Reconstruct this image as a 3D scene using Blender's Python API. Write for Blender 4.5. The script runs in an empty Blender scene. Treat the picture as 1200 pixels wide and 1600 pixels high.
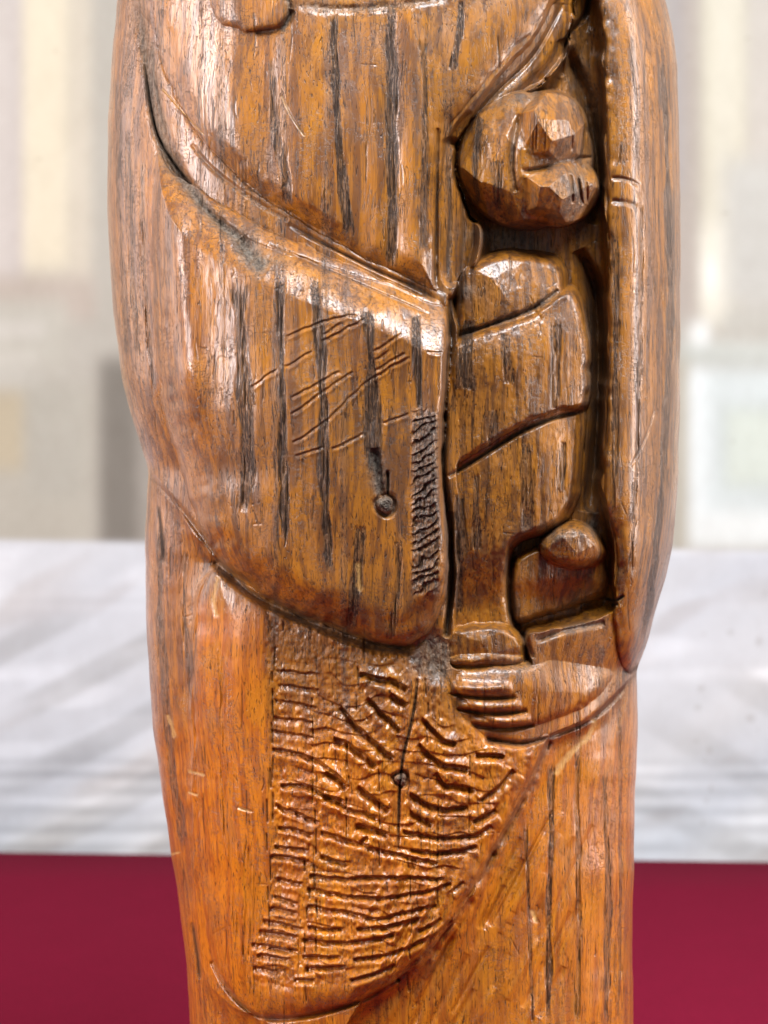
import bpy, math
import numpy as np

# ------------------------------------------------------------------ scene, camera, light
sc = bpy.context.scene
K = 0.0002                 # metres per photograph pixel at the carving
LC = 3200.0                # camera distance from the carving's axis, in those pixels
DREF = 100.0               # depth at which the photograph's scale holds

cam_d = bpy.data.cameras.new("camera")
cam = bpy.data.objects.new("camera", cam_d)
sc.collection.objects.link(cam)
sc.camera = cam
cam.location = (0, -LC * K, 0)
cam.rotation_euler = (math.radians(90), 0, 0)
cam_d.sensor_fit = 'VERTICAL'
cam_d.sensor_height = 24.0
cam_d.lens = 12.0 / (800.0 / (LC - DREF))
cam_d.clip_start = 0.01
cam_d.clip_end = 50
cam_d.dof.use_dof = True
cam_d.dof.focus_distance = (LC - 330) * K
cam_d.dof.aperture_fstop = 13.0

w = bpy.data.worlds.new("World")
sc.world = w
w.use_nodes = True
bg = w.node_tree.nodes["Background"]
bg.inputs[0].default_value = (0.80, 0.90, 1.0, 1)
bg.inputs[1].default_value = 0.20

def area(name, loc, target, sx, sy, power, col):
    d = bpy.data.lights.new(name, 'AREA')
    d.shape = 'RECTANGLE'; d.size = sx; d.size_y = sy
    d.energy = power; d.color = col
    o = bpy.data.objects.new(name, d)
    sc.collection.objects.link(o)
    o.location = loc
    v = [target[i] - loc[i] for i in range(3)]
    import mathutils
    o.rotation_euler = mathutils.Vector(v).to_track_quat('-Z', 'Y').to_euler()
    return o

area("window_light_side", (-1.00, -0.34, 0.34), (0, 0, 0.04), 0.28, 0.66, 17, (1.0, 0.93, 0.92))
area("rear_sheen_light", (-0.95, 0.42, 0.30), (0, 0, 0.05), 0.5, 0.75, 3.2, (1.0, 0.95, 0.93))  # added lamp behind left, puts the pale sheen on the flank
area("window_light_right", (1.0, 0.12, 0.24), (0, 0, 0.03), 0.17, 0.95, 12, (1.0, 0.93, 0.90))
area("ceiling_light", (0.36, -0.62, 1.02), (0, 0, 0.05), 0.75, 0.46, 40, (0.86, 0.93, 1.0))
area("backdrop_light", (0.0, 0.2, 1.35), (0, 0.8, 0.0), 1.2, 0.3, 2.5, (0.93, 0.97, 1.0))

sc.view_settings.view_transform = 'Standard'
sc.view_settings.look = 'None'
sc.view_settings.exposure = 0.0
sc.view_settings.gamma = 1.0
sc.render.engine = 'CYCLES'

# ------------------------------------------------------------------ numpy tools (photograph pixels)
def lattice(seed, n=257):
    return np.random.RandomState(seed).rand(n, n).astype(np.float32)
_lat = {}
def vn(x, y, sx, sy, seed):
    """smooth value noise in -1..1 with cells sx by sy"""
    if seed not in _lat: _lat[seed] = lattice(seed)
    L = _lat[seed]; n = 256
    u = x / sx + 37.3; v = y / sy + 91.7
    i = np.floor(u).astype(np.int32); j = np.floor(v).astype(np.int32)
    fu = (u - i).astype(np.float32); fv = (v - j).astype(np.float32)
    fu = fu * fu * (3 - 2 * fu); fv = fv * fv * (3 - 2 * fv)
    i0 = i % n; i1 = (i + 1) % n; j0 = j % n; j1 = (j + 1) % n
    a = L[j0, i0]; b = L[j0, i1]; c = L[j1, i0]; d = L[j1, i1]
    return ((a + (b - a) * fu) * (1 - fv) + (c + (d - c) * fu) * fv) * 2 - 1
def fbm(x, y, sx, sy, seed, o=3):
    r = 0; a = 1; t = 0
    for k in range(o):
        r = r + a * vn(x, y, sx / 2 ** k, sy / 2 ** k, seed + k); t += a; a *= .5
    return r / t
def ss(a, b, v):
    t = np.clip((v - a) / (b - a), 0, 1)
    return t * t * (3 - 2 * t)
def rnd(d, r):
    t = np.clip(d / r, 0, 1)
    return np.sqrt(np.clip(t * (2 - t), 0, 1))
def curve(pts, closed=False, m=6):
    """Catmull-Rom through pts"""
    P = np.array(pts, float); n = len(P); out = []
    rng = range(n) if closed else range(n - 1)
    for i in rng:
        if closed: p0, p1, p2, p3 = P[(i-1) % n], P[i], P[(i+1) % n], P[(i+2) % n]
        else: p0, p1, p2, p3 = P[max(i-1, 0)], P[i], P[i+1], P[min(i+2, n-1)]
        for k in range(m):
            t = k / m
            out.append(.5 * ((2*p1) + (-p0+p2)*t + (2*p0-5*p1+4*p2-p3)*t*t + (-p0+3*p1-3*p2+p3)*t**3))
    if not closed: out.append(P[-1])
    return np.array(out)

# ------------------------------------------------------------------ outline of the carving
LE = [(-900,560),(-860,470),(-780,425),(-650,410),(-520,425),(-440,420),(-380,360),(-300,285),(-200,225),(-100,195),(0,183),(100,174),(200,168),(300,167),(400,171),(500,178),(600,192),(650,205),(700,221),(735,232),
      (760,230),(850,227),(950,228),(1050,232),(1150,240),(1200,248),(1300,262),(1400,278),(1500,291),(1600,296),(1700,298),(1850,290),(2000,282)]
RE = [(-900,640),(-860,730),(-780,775),(-650,790),(-520,775),(-440,800),(-380,860),(-300,930),(-200,985),(-100,1018),(0,1040),(50,1052),(100,1058),(200,1062),(400,1063),(600,1063),(750,1060),(850,1051),(900,1041),(950,1026),(1000,1012),(1030,1001),
      (1048,993),(1060,995),(1150,996),(1200,994),(1300,991),(1400,989),(1500,988),(1600,990),(1700,992),(1850,1005),(2000,1015)]
rows = np.concatenate([np.arange(-900, -80, 8.0), np.arange(-80, 1680, 1.26), np.arange(1680, 2001, 8.0)])
NC = 760
t = np.linspace(-1, 1, NC)
s1 = 0.62 * t + 0.38 * np.sin(np.pi / 2 * t)
def smoothline(tab, q):
    a = np.array(tab, float)
    v = np.interp(q, a[:, 0], a[:, 1])
    return v
def blur1(v, n):
    k = np.hanning(2 * n + 1); k /= k.sum()
    return np.convolve(np.pad(v, n, mode='edge'), k, 'valid')
xl = smoothline(LE, rows); xr = smoothline(RE, rows)
xl = blur1(xl, 22) + 1.3 * vn(rows, rows * 0, 50, 1, 5) + .35 * vn(rows, rows * 0, 17, 1, 6)
xr = blur1(xr, 16) + 1.0 * vn(rows, rows * 0, 60, 1, 7) + .35 * vn(rows, rows * 0, 19, 1, 8)
XC = (xl + xr) / 2; WH = (xr - xl) / 2
X = (XC[:, None] + WH[:, None] * s1[None, :]).astype(np.float32)
Y = np.repeat(rows[:, None], NC, 1).astype(np.float32)
S = np.repeat(s1[None, :], len(rows), 0).astype(np.float32)

# coarse regular grid for distance fields
CG = 2.5
cx = np.arange(100, 1130, CG); cy = np.arange(-110, 1720, CG)
def sample(F):
    u = np.clip((X - cx[0]) / CG, 0, len(cx) - 1.001); v = np.clip((Y - cy[0]) / CG, 0, len(cy) - 1.001)
    i = u.astype(np.int32); j = v.astype(np.int32); fu = u - i; fv = v - j
    return (F[j, i] * (1 - fu) + F[j, i+1] * fu) * (1 - fv) + (F[j+1, i] * (1 - fu) + F[j+1, i+1] * fu) * fv
def _box(P, m):
    i0 = max(int((P[:, 0].min() - m - cx[0]) / CG), 0); i1 = min(int((P[:, 0].max() + m - cx[0]) / CG) + 2, len(cx))
    j0 = max(int((P[:, 1].min() - m - cy[0]) / CG), 0); j1 = min(int((P[:, 1].max() + m - cy[0]) / CG) + 2, len(cy))
    return i0, max(i1, i0 + 1), j0, max(j1, j0 + 1)
def sd(pts, smooth=True, wob=2.0, seed=3):
    """signed distance to a closed outline, positive inside"""
    P = curve(pts, True, 5) if smooth else np.array(pts, float)
    i0, i1, j0, j1 = _box(P, 30)
    gx, gy = np.meshgrid(cx[i0:i1], cy[j0:j1])
    gx = gx + wob * vn(gx, gy, 22, 22, seed); gy = gy + wob * vn(gx, gy, 22, 22, seed + 1); gx = gx + 1.1 * vn(gx, gy, 9, 13, seed + 500) * (1 + vn(gx, gy, 40, 40, seed + 502)); gy = gy + 1.1 * vn(gx, gy, 13, 9, seed + 501) * (1 + vn(gx, gy, 40, 40, seed + 503))
    best = np.full(gx.shape, 1e9); ins = np.zeros(gx.shape, bool)
    n = len(P)
    for k in range(n):
        ax, ay = P[k]; bx, by = P[(k+1) % n]
        dx, dy = bx - ax, by - ay; l = dx*dx + dy*dy + 1e-9
        tt = np.clip(((gx-ax)*dx + (gy-ay)*dy) / l, 0, 1)
        best = np.minimum(best, (gx-ax-tt*dx)**2 + (gy-ay-tt*dy)**2)
        c = ((ay > gy) != (by > gy))
        with np.errstate(divide='ignore', invalid='ignore'):
            ins ^= c & (gx < (bx-ax) * (gy-ay) / (by-ay + 1e-12) + ax)
    F = np.full((len(cy), len(cx)), -30.0, np.float32)
    F[j0:j1, i0:i1] = np.where(ins, 1, -1) * np.sqrt(best)
    return sample(F)
rowpos = rows
def line(pts, reach=30, m=5):
    """side distance n (positive to the right of travel turned down), |distance|, fraction along - evaluated on the fine grid box"""
    P = curve(pts, False, m)
    j0 = np.searchsorted(rows, P[:, 1].min() - reach); j1 = np.searchsorted(rows, P[:, 1].max() + reach)
    xm = (P[:, 0].min() - reach, P[:, 0].max() + reach)
    if j1 <= j0 + 1: return None
    sub = X[j0:j1]
    col = np.where((sub.max(0) >= xm[0]) & (sub.min(0) <= xm[1]))[0]
    if len(col) < 2: return None
    c0, c1 = col[0], col[-1] + 1
    gx = X[j0:j1, c0:c1]; gy = Y[j0:j1, c0:c1]
    best = np.full(gx.shape, 1e9); sgn = np.zeros(gx.shape); fr = np.zeros(gx.shape)
    n = len(P) - 1
    for k in range(n):
        ax, ay = P[k]; bx, by = P[k+1]
        dx, dy = bx - ax, by - ay; l = dx*dx + dy*dy + 1e-9
        tt = np.clip(((gx-ax)*dx + (gy-ay)*dy) / l, 0, 1)
        d2 = (gx-ax-tt*dx)**2 + (gy-ay-tt*dy)**2
        u = d2 < best
        best = np.where(u, d2, best)
        sgn = np.where(u, np.sign(dx*(gy-ay) - dy*(gx-ax)), sgn)
        fr = np.where(u, (k + tt) / n, fr)
    d = np.sqrt(best)
    return (slice(j0, j1), slice(c0, c1)), d, sgn * d, fr

H = np.zeros_like(X)         # relief over the log
GR = np.zeros_like(X)        # dirt and dark filler caught in the carving
BD = np.zeros_like(X)        # open-pored dark growth bands
CK = np.zeros_like(X)        # dark lines along splits, cut lips and gaps between parts
WR = np.zeros_like(X)        # pale chipped wood
LAB = np.zeros(X.shape, np.int16)
def groove(pts, wdt, dep, grime=0.0, dark_line=0.0, taper=True, reach=None):
    r = line(pts, reach or wdt * 3 + 4)
    if r is None: return
    sl, d, n, f = r
    tp = np.sqrt(np.clip(np.minimum(f, 1 - f) * 6, 0, 1)) if taper else 1.0
    ww = wdt * (.8 + .3 * vn(X[sl], Y[sl], 45, 60, 21))
    g = np.exp(-(d / ww) ** 2) * tp
    H[sl] -= dep * g
    if grime: GR[sl] = np.maximum(GR[sl], grime * np.exp(-(d / (ww * 1.25)) ** 2) * tp)
    if dark_line: CK[sl] = np.maximum(CK[sl], dark_line * np.exp(-(d / (ww * .9)) ** 2) * tp)
def ridge(pts, wdt, dep):
    r = line(pts, wdt * 3)
    if r is None: return
    sl, d, n, f = r
    tp = np.sqrt(np.clip(np.minimum(f, 1 - f) * 5, 0, 1))
    H[sl] += dep * np.exp(-(d / wdt) ** 2) * tp
def gouge(pts, wdt=15, dep=8, dark=.55):
    """a chisel cut: sharp upper lip then a bulge underneath that dies away"""
    r = line(pts, wdt * 2.2)
    if r is None: return
    sl, d, n, f = r
    L = np.hypot(pts[-1][0]-pts[0][0], pts[-1][1]-pts[0][1])
    tp = ss(0, 7.0, f * L) * ss(0, 7.0, (1 - f) * L)
    jag = .8 * vn(X[sl], Y[sl], 5, 400, 77) + 1.5 * vn(X[sl], Y[sl], 14, 30, 78)
    n = n + jag
    over = np.exp(-np.clip(f * L, 0, 1e9) * 0)  # constant
    up = np.where(n < 0, .45 * np.exp(-(n / (wdt * .55)) ** 2), 0)
    dn = np.where(n >= 0, -1.0 * ss(0, 2.2, n) * np.exp(-(n / (wdt * .62)) ** 2) + .45 * np.exp(-((n - wdt * 1.0) / (wdt * .45)) ** 2), 0)
    H[sl] += dep * (up + dn) * tp * over
    CK[sl] = np.maximum(CK[sl], dark * np.exp(-((n - .6) / 1.9) ** 2) * tp * (.5 + .5 * ss(-.3, .4, vn(X[sl], Y[sl], 16, 16, 79))))  # dark line coloured along the lip of the cut

# ---- regions
SLEEVE = [(246,235),(262,262),(290,282),(345,318),(400,348),(470,382),(560,420),(640,455),(690,478),(704,540),(698,620),(692,720),(697,800),(701,880),(694,940),(672,985),(640,1008),
          (590,1003),(530,980),(450,950),(390,915),(345,875),(312,820),(290,760),(270,690),(253,620),(243,540),(238,440),(236,330)]
BAND = [(215,-60),(228,60),(238,160),(252,225),(285,290),(340,340),(410,382),(500,412),(600,445),(690,478),(700,462),(640,435),(560,398),(480,350),(400,300),(330,235),(290,180),(262,120),(245,60),(235,-60)]
CHEST = [(236,-70),(246,60),(264,120),(292,180),(332,235),(402,298),(482,348),(562,396),(640,432),(676,452),(684,440),(680,330),(690,260),(700,200),(738,150),(790,90),(850,20),(880,-70)]
NICHE = [(726,335),(712,285),(710,235),(736,190),(800,152),(850,128),(885,75),(893,10),(905,-70),(925,-75),(938,20),(944,140),(946,300),(950,400),(950,520),(946,640),(942,760),(958,830),(962,900),(955,955),(900,975),(850,985),
         (825,1000),(830,1040),(790,1056),(712,1046),(700,1020),(706,985),(714,900),(714,760),(716,560),(708,480),(716,440),(744,405),(750,360)]
MANTLE = [(912,-90),(950,-90),(1090,-90),(1095,500),(1090,900),(1040,985),(1000,1046),(972,1040),(958,960),(964,900),(958,830),(944,760),(948,640),(952,520),(952,400),(948,300),(946,140),(938,20)]
HAND = [(694,1066),(694,1030),(760,1022),(826,1022),(838,1000),(850,985),(900,978),(958,962),(975,1035),(995,1046),(960,1085),(920,1120),(870,1142),(810,1156),(765,1150),(730,1125),(702,1092)]
APRON = [(330,890),(392,920),(450,955),(530,985),(590,1008),(640,1014),(665,1000),(675,1030),(700,1062),(705,1095),(735,1130),(770,1156),(815,1160),(858,1152),(835,1200),(800,1262),(765,1330),(735,1390),(690,1452),(620,1525),
         (560,1562),(480,1585),(410,1588),(365,1560),(335,1510),(320,1430),(312,1300),(305,1150),(305,1000)]
PANEL = [(408,955),(440,962),(530,992),(600,1014),(655,1022),(690,1062),(700,1100),(740,1145),(800,1168),(840,1165),(815,1220),(775,1285),(735,1360),(700,1420),(640,1480),(570,1530),(500,1548),(430,1552),(395,1525),(400,1460),(418,1400),(420,1250),(418,1100)]

sdS = sd(SLEEVE, wob=3); sdB = sd(BAND, wob=2, seed=5); sdC = sd(CHEST, wob=2, seed=6); sdN = sd(NICHE, wob=4, seed=8)
sdM = sd(MANTLE, wob=2.5, seed=9); sdH = sd(HAND, wob=1.5, seed=10); sdA = sd(APRON, wob=3, seed=11); sdP = sd(PANEL, wob=5, seed=12)

# left flank: flat plane beside the sleeve
H += 6 * ss(-5, 30, sdC) + 16 * rnd(sdC, 70)
H += 4 * rnd(sdB, 14)
nA = line([(200,150),(246,215),(290,268),(345,312),(400,342),(470,376),(560,414),(640,449),(695,474),(760,500)], 150)
ramp = np.ones_like(X)
ramp[nA[0]] = np.where(nA[1] < 150, 1 - (1 - np.clip(nA[2] / (84 + 6 * vn(X[nA[0]], Y[nA[0]], 40, 40, 19)), 0, 1)) ** 1.35, 1)
sdSk_ = sdS * (1 + 2.6 * ss(600, 690, X) * ss(960, 860, Y))
H += 62 * np.minimum(rnd(sdSk_, 62), ramp * (sdS > 0)) * ss(-4, 2, sdS)
H += 16 * rnd(sdS, 40) * np.exp(-((X - 262 - .10 * (Y - 300)) / 26.0) ** 2) * ss(240, 330, Y) * ss(700, 560, Y)
# robe flank falls back under the sleeve end at left
sdF = sd([(140,740),(232,738),(262,770),(300,830),(340,880),(310,930),(300,1100),(305,1400),(320,1520),(365,1575),(420,1600),(420,1720),(110,1720)], wob=2, seed=14)
H -= 22 * rnd(sdF, 30)
# mantle on the right, a rounded roll
H += 26 * rnd(sdM, 45)
H += 8 * np.exp(-((X - 992) / 22.0) ** 2) * ss(0, 20, sdM)
# robe under the mantle end
sdR = sd([(858,1152),(920,1122),(960,1088),(996,1050),(1060,1046),(1090,1200),(1090,1720),(520,1720),(560,1570),(625,1528),(695,1455),(740,1392),(770,1330),(805,1262),(838,1200)], wob=3, seed=15)
H -= 30 * rnd(sdR, 26)
# apron
H += 20 * rnd(sdA, 60)
H -= 5 * ss(-8, 22, sdP)
H += 5 * np.exp(-((X - 372) / 32.0) ** 2) * ss(930, 1020, Y) * ss(1560, 1480, Y)
# sleeve belly, softly dished towards its inner edge
H += 16 * np.exp(-(((X - 420) / 170.0) ** 2 + ((Y - 700) / 250.0) ** 2)) * ss(0, 40, sdS)
H -= 16 * np.exp(-(((X - 610) / 75.0) ** 2)) * ss(0, 40, sdS) * ss(470, 640, Y)
# niche
H -= 82 * rnd(sdN, 24) * ss(-3, 6, sdN)
# darker deeper slot between child and mantle
groove([(905,390),(930,460),(935,560),(935,640),(930,720),(920,800)], 13, 50, .35)
groove([(880,60),(905,130),(925,200),(936,280),(925,350)], 16, 34, .35)
# yellow ledge between chest and the child's head
sdY = sd([(690,225),(722,230),(735,290),(745,360),(735,420),(712,445),(690,430),(684,330)], wob=2, seed=16)
H -= 46 * np.clip((X - 686) / 62.0, 0, 1) ** .8 * ss(-6, 6, sdY) * (sdN < 6)
# veil folds running up to the right, stepping back from the bodice to the hollow
sdV = sd([(700,215),(735,165),(785,108),(845,35),(872,-80),(915,-85),(900,15),(885,75),(852,128),(800,154),(752,196),(722,232)], wob=3, seed=17)
lv = line([(686,225),(735,160),(790,98),(845,30),(876,-70)], 120)
vf = np.zeros_like(X); vf[lv[0]] = np.clip(lv[2], -20, 110)
H -= (14 * ss(0, 8, vf) + 44 * np.clip(vf / 62, 0, 1)) * ss(-4, 6, sdV) * (sdN < 4)
groove([(722,205),(775,145),(835,85),(880,5)], 5, 7, .15, .15)
ridge([(735,205),(790,150),(850,95),(888,20)], 8, 7)
groove([(878,120),(886,60),(915,20),(925,-40)], 5, 14, .2, .6)

def dome(cx0, cy0, rx, ry, hh, ang=0.0, facets=0, seed=1, rough=1.0):
    """an ellipsoid cap, cut into chisel facets when asked"""
    ca, sa = math.cos(ang), math.sin(ang)
    m = (np.abs(X - cx0) < rx + ry) & (np.abs(Y - cy0) < rx + ry)
    x = X[m] - cx0; y = Y[m] - cy0
    u = (x * ca + y * sa) / rx; v = (-x * sa + y * ca) / ry
    r2 = u * u + v * v
    z = np.sqrt(np.clip(1 - r2, 0, 1))
    if facets:
        rs = np.random.RandomState(seed)
        best = np.full(x.shape, 9.0)
        for k in range(facets):
            rr = math.sqrt((k + .5) / facets) * .97; th = k * 2.39996 + rs.uniform(-.35, .35)
            rr = min(rr * rs.uniform(.9, 1.08), .97)
            a, b = rr * math.cos(th), rr * math.sin(th); c = math.sqrt(1 - rr * rr)
            best = np.minimum(best, (1 - a * u - b * v) / c)
        z = np.where(r2 < 1.0, np.clip(np.minimum(best, z + .28), 0, 1.15) * rnd(1 - r2, .10), 0)
    out = np.zeros_like(X); out[m] = z * hh
    ins = np.zeros(X.shape, bool); ins[m] = r2 < 1
    return out, ins

# child's head: hair lobe, brow lobe, cheek and beard lobe merged by maximum
ia, ma = dome(822, 250, 107, 110, 98, .1, 13, 4)
ib, mb = dome(858, 204, 62, 64, 126, 0, 10, 7)
ic, mc = dome(870, 297, 68, 58, 118, -.15, 10, 9)
idd, md = dome(765, 235, 42, 82, 100, -.12, 16, 12)
kk = 3.0
head = kk * np.log(np.exp(ia / kk) + np.exp(ib / kk) + np.exp(ic / kk) - 2)
H = np.where(head > 3, np.maximum(H, head - 74), H)
headmask = (ma | mb | mc) & (head > 4)
groove([(815,268),(850,262),(886,250),(926,246)], 5, 8, .45)
groove([(812,178),(803,215),(800,262),(806,300)], 6, 10, .4)
for a_ in ((885,.5),(897,.2),(908,-.2)): groove([(a_[0],256),(a_[0]+8,286),(a_[0]+9,318)], 3.5, 6, .2, .15)
groove([(893,250),(905,290),(910,320)], 3, 5, .1, .2)
for xx in (838, 852, 893, 903, 914):
    groove([(xx,170),(xx+1,200),(xx,236)], 1.8, 2.5, .1, .3)

# child's body: overlapping carved volumes merged by maximum
SHO = [(712,425),(736,408),(770,394),(820,390),(866,398),(886,425),(885,470),(850,520),(775,540),(712,540),(708,480)]
sdSh = sd(SHO, wob=1.5, seed=20)
ARM = [(696,545),(716,524),(775,503),(830,482),(868,456),(892,446),(912,470),(923,530),(923,600),(915,640),(868,652),(815,672),(770,700),(725,728),(696,742),(694,640)]
sdAr = sd(ARM, wob=1.5, seed=22)
SKI = [(694,700),(740,640),(800,610),(868,600),(912,620),(911,720),(903,780),(882,815),(852,835),(808,852),(800,880),(798,935),(806,985),(800,1010),(760,1020),(700,1010),(696,860)]
sdSk = sd(SKI, wob=1.5, seed=23)
PALM = [(800,880),(850,850),(905,850),(945,870),(950,925),(905,945),(850,962),(800,970)]
sdPa = sd(PALM, wob=1.5, seed=24)
def planes(seed, box, n, depth):
    """chisel facets as the lower envelope of tilted planes, continuous everywhere"""
    rs = np.random.RandomState(seed); best = np.full(X.shape, 1e9, np.float32)
    cx_, cy_ = (box[0]+box[2])/2, (box[1]+box[3])/2; rx, ry = (box[2]-box[0])/2, (box[3]-box[1])/2
    for k in range(n):
        rr = math.sqrt((k+.5)/n); th = k*2.39996 + rs.uniform(-.4,.4)
        a, b = rr*math.cos(th), rr*math.sin(th)
        u = (X-cx_)/rx; v = (Y-cy_)/ry
        best = np.minimum(best, depth*(1 - (a*a+b*b)) - 2*depth*(a*(u-a) + b*(v-b)) + rs.uniform(-.06,.06)*depth)
    return best
fsh = planes(5, (700,380,910,560), 12, 22)
far = planes(6, (690,440,940,760), 14, 14)
fsk = planes(9, (690,600,930,900), 10, 10)
hsh = (52 + np.clip(fsh, -30, 30)) * rnd(sdSh, 20)
har = (72 + np.clip(far, -20, 20)) * rnd(sdAr, 16) + 12 * np.exp(-(((Y - (545 - .25*(X-800))) / 50.0) ** 2)) * ss(0, 20, sdAr)
hsk = (58 + np.clip(fsk, -20, 20)) * rnd(sdSk, 18) * (1 - .32 * ss(850, 960, Y)) + 8 * np.exp(-((X - 850) / 40.0) ** 2) * ss(0, 20, sdSk)
hpa = (30 + 10 * ss(940, 900, Y)) * rnd(sdPa, 12)
sdF1 = sd([(694,984),(740,972),(790,972),(816,992),(828,1022),(818,1042),(770,1044),(694,1042)], wob=2, seed=26)
sdF2 = sd([(842,852),(866,824),(898,812),(932,832),(950,862),(934,886),(880,890),(850,876)], wob=2, seed=27)
f1 = (66 + np.clip(planes(21, (690,965,830,1050), 9, 16), -20, 20)) * rnd(sdF1, 16); mf1 = sdF1 > 0
f2 = (70 + np.clip(planes(23, (838,808,955,892), 7, 22), -24, 24)) * rnd(sdF2, 18); mf2 = sdF2 > 0
fha = planes(12, (650,960,1010,1170), 12, 16)
hha = (52 + np.clip(fha, -20, 20)) * rnd(sdH, 30)
hc = np.maximum.reduce([hsh * (sdSh > 0), har * (sdAr > 0), hsk * (sdSk > 0), hpa * (sdPa > 0), f1 * mf1, f2 * mf2, hha * (sdH > 0)])
H = np.where(hc > 1, np.maximum(H, hc - 80 + 26 * rnd(sdH, 34) * (sdH > 0) * ss(985, 1080, Y)), H)
groove([(716,524),(775,504),(835,481),(872,453)], 4.5, 11, .7)
ridge([(840,490),(868,468),(892,456)], 9, 7)
groove([(700,745),(760,708),(815,674),(865,653),(915,642)], 4.5, 12, .45, .4)
groove([(800,862),(796,900),(800,960),(812,985)], 6, 16, .5, .2)
groove([(815,985),(822,1005),(828,1030)], 6, 10, .5)
groove([(838,1002),(880,985),(945,972)], 5, 10, .6)
for k, (ya, yb, xa, xb) in enumerate([(1088,1093,700,806),(1112,1114,712,824),(1136,1136,735,835)]):
    groove([(xa,ya-4),((xa+xb)/2,ya+3),(xb,yb-3)], 3.6, 10, .2, .3)
for (ya, xa, xb) in ((1073,705,800),(1101,715,815),(1125,735,830)):
    ridge([(xa,ya),((xa+xb)/2,ya+4),(xb,ya)], 8, 8)
# filler lump and dust between sleeve and hand
sdD = sd([(650,1015),(680,990),(702,1000),(704,1045),(690,1062),(660,1055),(645,1040)], wob=3, seed=25)
H -= 8 * ss(-14, 16, sdD); GR = np.maximum(GR, .75 * ss(-12, 10, sdD + 5 * vn(X, Y, 9, 9, 610)))

# ---- splits and cut lines
groove([(706,470),(700,560),(694,640),(692,720),(698,800),(703,870),(704,930),(698,990)], 5.5, 30, .3, .55, False)
groove([(704,800),(706,860),(707,900),(702,950),(697,985)], 3.4, 18, .2, .9)
groove([(652,1060),(648,1100),(640,1140),(630,1180),(626,1215),(623,1260),(622,1330)], 2.6, 9, .5, .9)
groove([(340,880),(390,925),(450,958),(530,990),(590,1010),(640,1014)], 9, 20, .35, .2, False)
groove([(212,-40),(224,60),(234,130),(248,205),(282,272),(330,335),(380,378),(402,405)], 12, 13, 1)
groove([(226,100),(240,190),(262,240),(300,290)], 3, 10, .2, .8)
groove([(372,375),(392,400),(420,420)], 14, 8, 1)
groove([(236,60),(240,120),(252,180),(262,225)], 6, 6, 1)
groove([(300,225),(330,262),(390,308),(450,345)], 5, 4, .1, .2)
groove([(420,380),(520,425),(600,460),(672,492)], 2.5, 3, .1, .3)
groove([(450,350),(520,388),(590,423),(660,454),(680,470)], 4.0, 6, .3, .5)
groove([(684,200),(683,300),(681,400),(680,450)], 3.5, 10, .2, .4)
groove([(700,260),(704,340),(698,430)], 4, 6, .3, .5)
groove([(722,300),(724,360),(720,430)], 3, 5, .3, .5)
groove([(230,742),(262,772),(296,812),(340,872)], 5, 7, .1, .15)
groove([(247,790),(252,830),(256,880)], 4, 6, .5, .9)
groove([(300,1440),(308,1490),(312,1530)], 5, 12, .3, .9)
groove([(332,1505),(360,1552),(408,1590),(480,1588),(560,1566),(622,1530)], 5, 9, .1, .3, False)
groove([(770,1335),(810,1262),(838,1205),(858,1160)], 6, 9, .3, .25, False)
groove([(622,1530),(695,1458),(738,1392),(770,1335)], 6, 8, .2, .2, False)
groove([(764,1156),(815,1163),(870,1148),(922,1125),(962,1090),(996,1050)], 5, 12, .4, .3, False)
H += 12 * rnd(sd([(325,-60),(455,-60),(454,15),(436,40),(395,48),(350,36),(330,5)], wob=3, seed=29), 24)
groove([(400,52),(440,44),(456,15)], 7, 6, .3)
groove([(446,-20),(452,20),(440,52)], 6, 5, .9)
groove([(460,8),(540,14),(640,6),(700,-5)], 7, 4, .6)
for (a, b) in (((955,278),(1000,290)),((955,314),(996,322))): groove([a, ((a[0]+b[0])/2, a[1]+2), b], 5, 4, .25, .1)
for p in ([(945,935),(962,938),(975,930)],[(955,945),(966,944)]): groove(p, 3.5, 7, .8, .8)
groove([(1022,640),(1010,680),(985,730)], 2.5, 4, .1, .3)
groove([(1000,1038),(985,1050),(972,1048)], 6, 8, .4, .7)
# knots
def knot(kx, ky, r):
    d = np.hypot(X - kx, (Y - ky)); th = np.arctan2(Y - ky, X - kx)
    e = d + 1.5 * np.sin(3 * th + 1)
    H[:] += np.where(d < 3*r, 5*np.exp(-(e/(r*.75))**2) - 9*np.exp(-((e-r)/(r*.28))**2) + 1.5*np.cos(e*1.6)*np.exp(-(e/r)**2), 0)
    GR[:] = np.maximum(GR, np.exp(-(e/(r*1.15))**4))
knot(602, 789, 15); knot(626, 1217, 11)
groove([(585,700),(590,740),(596,775)], 11, 8, .95, .3)
groove([(606,735),(606,775)], 3, 10, .9, 1)

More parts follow.
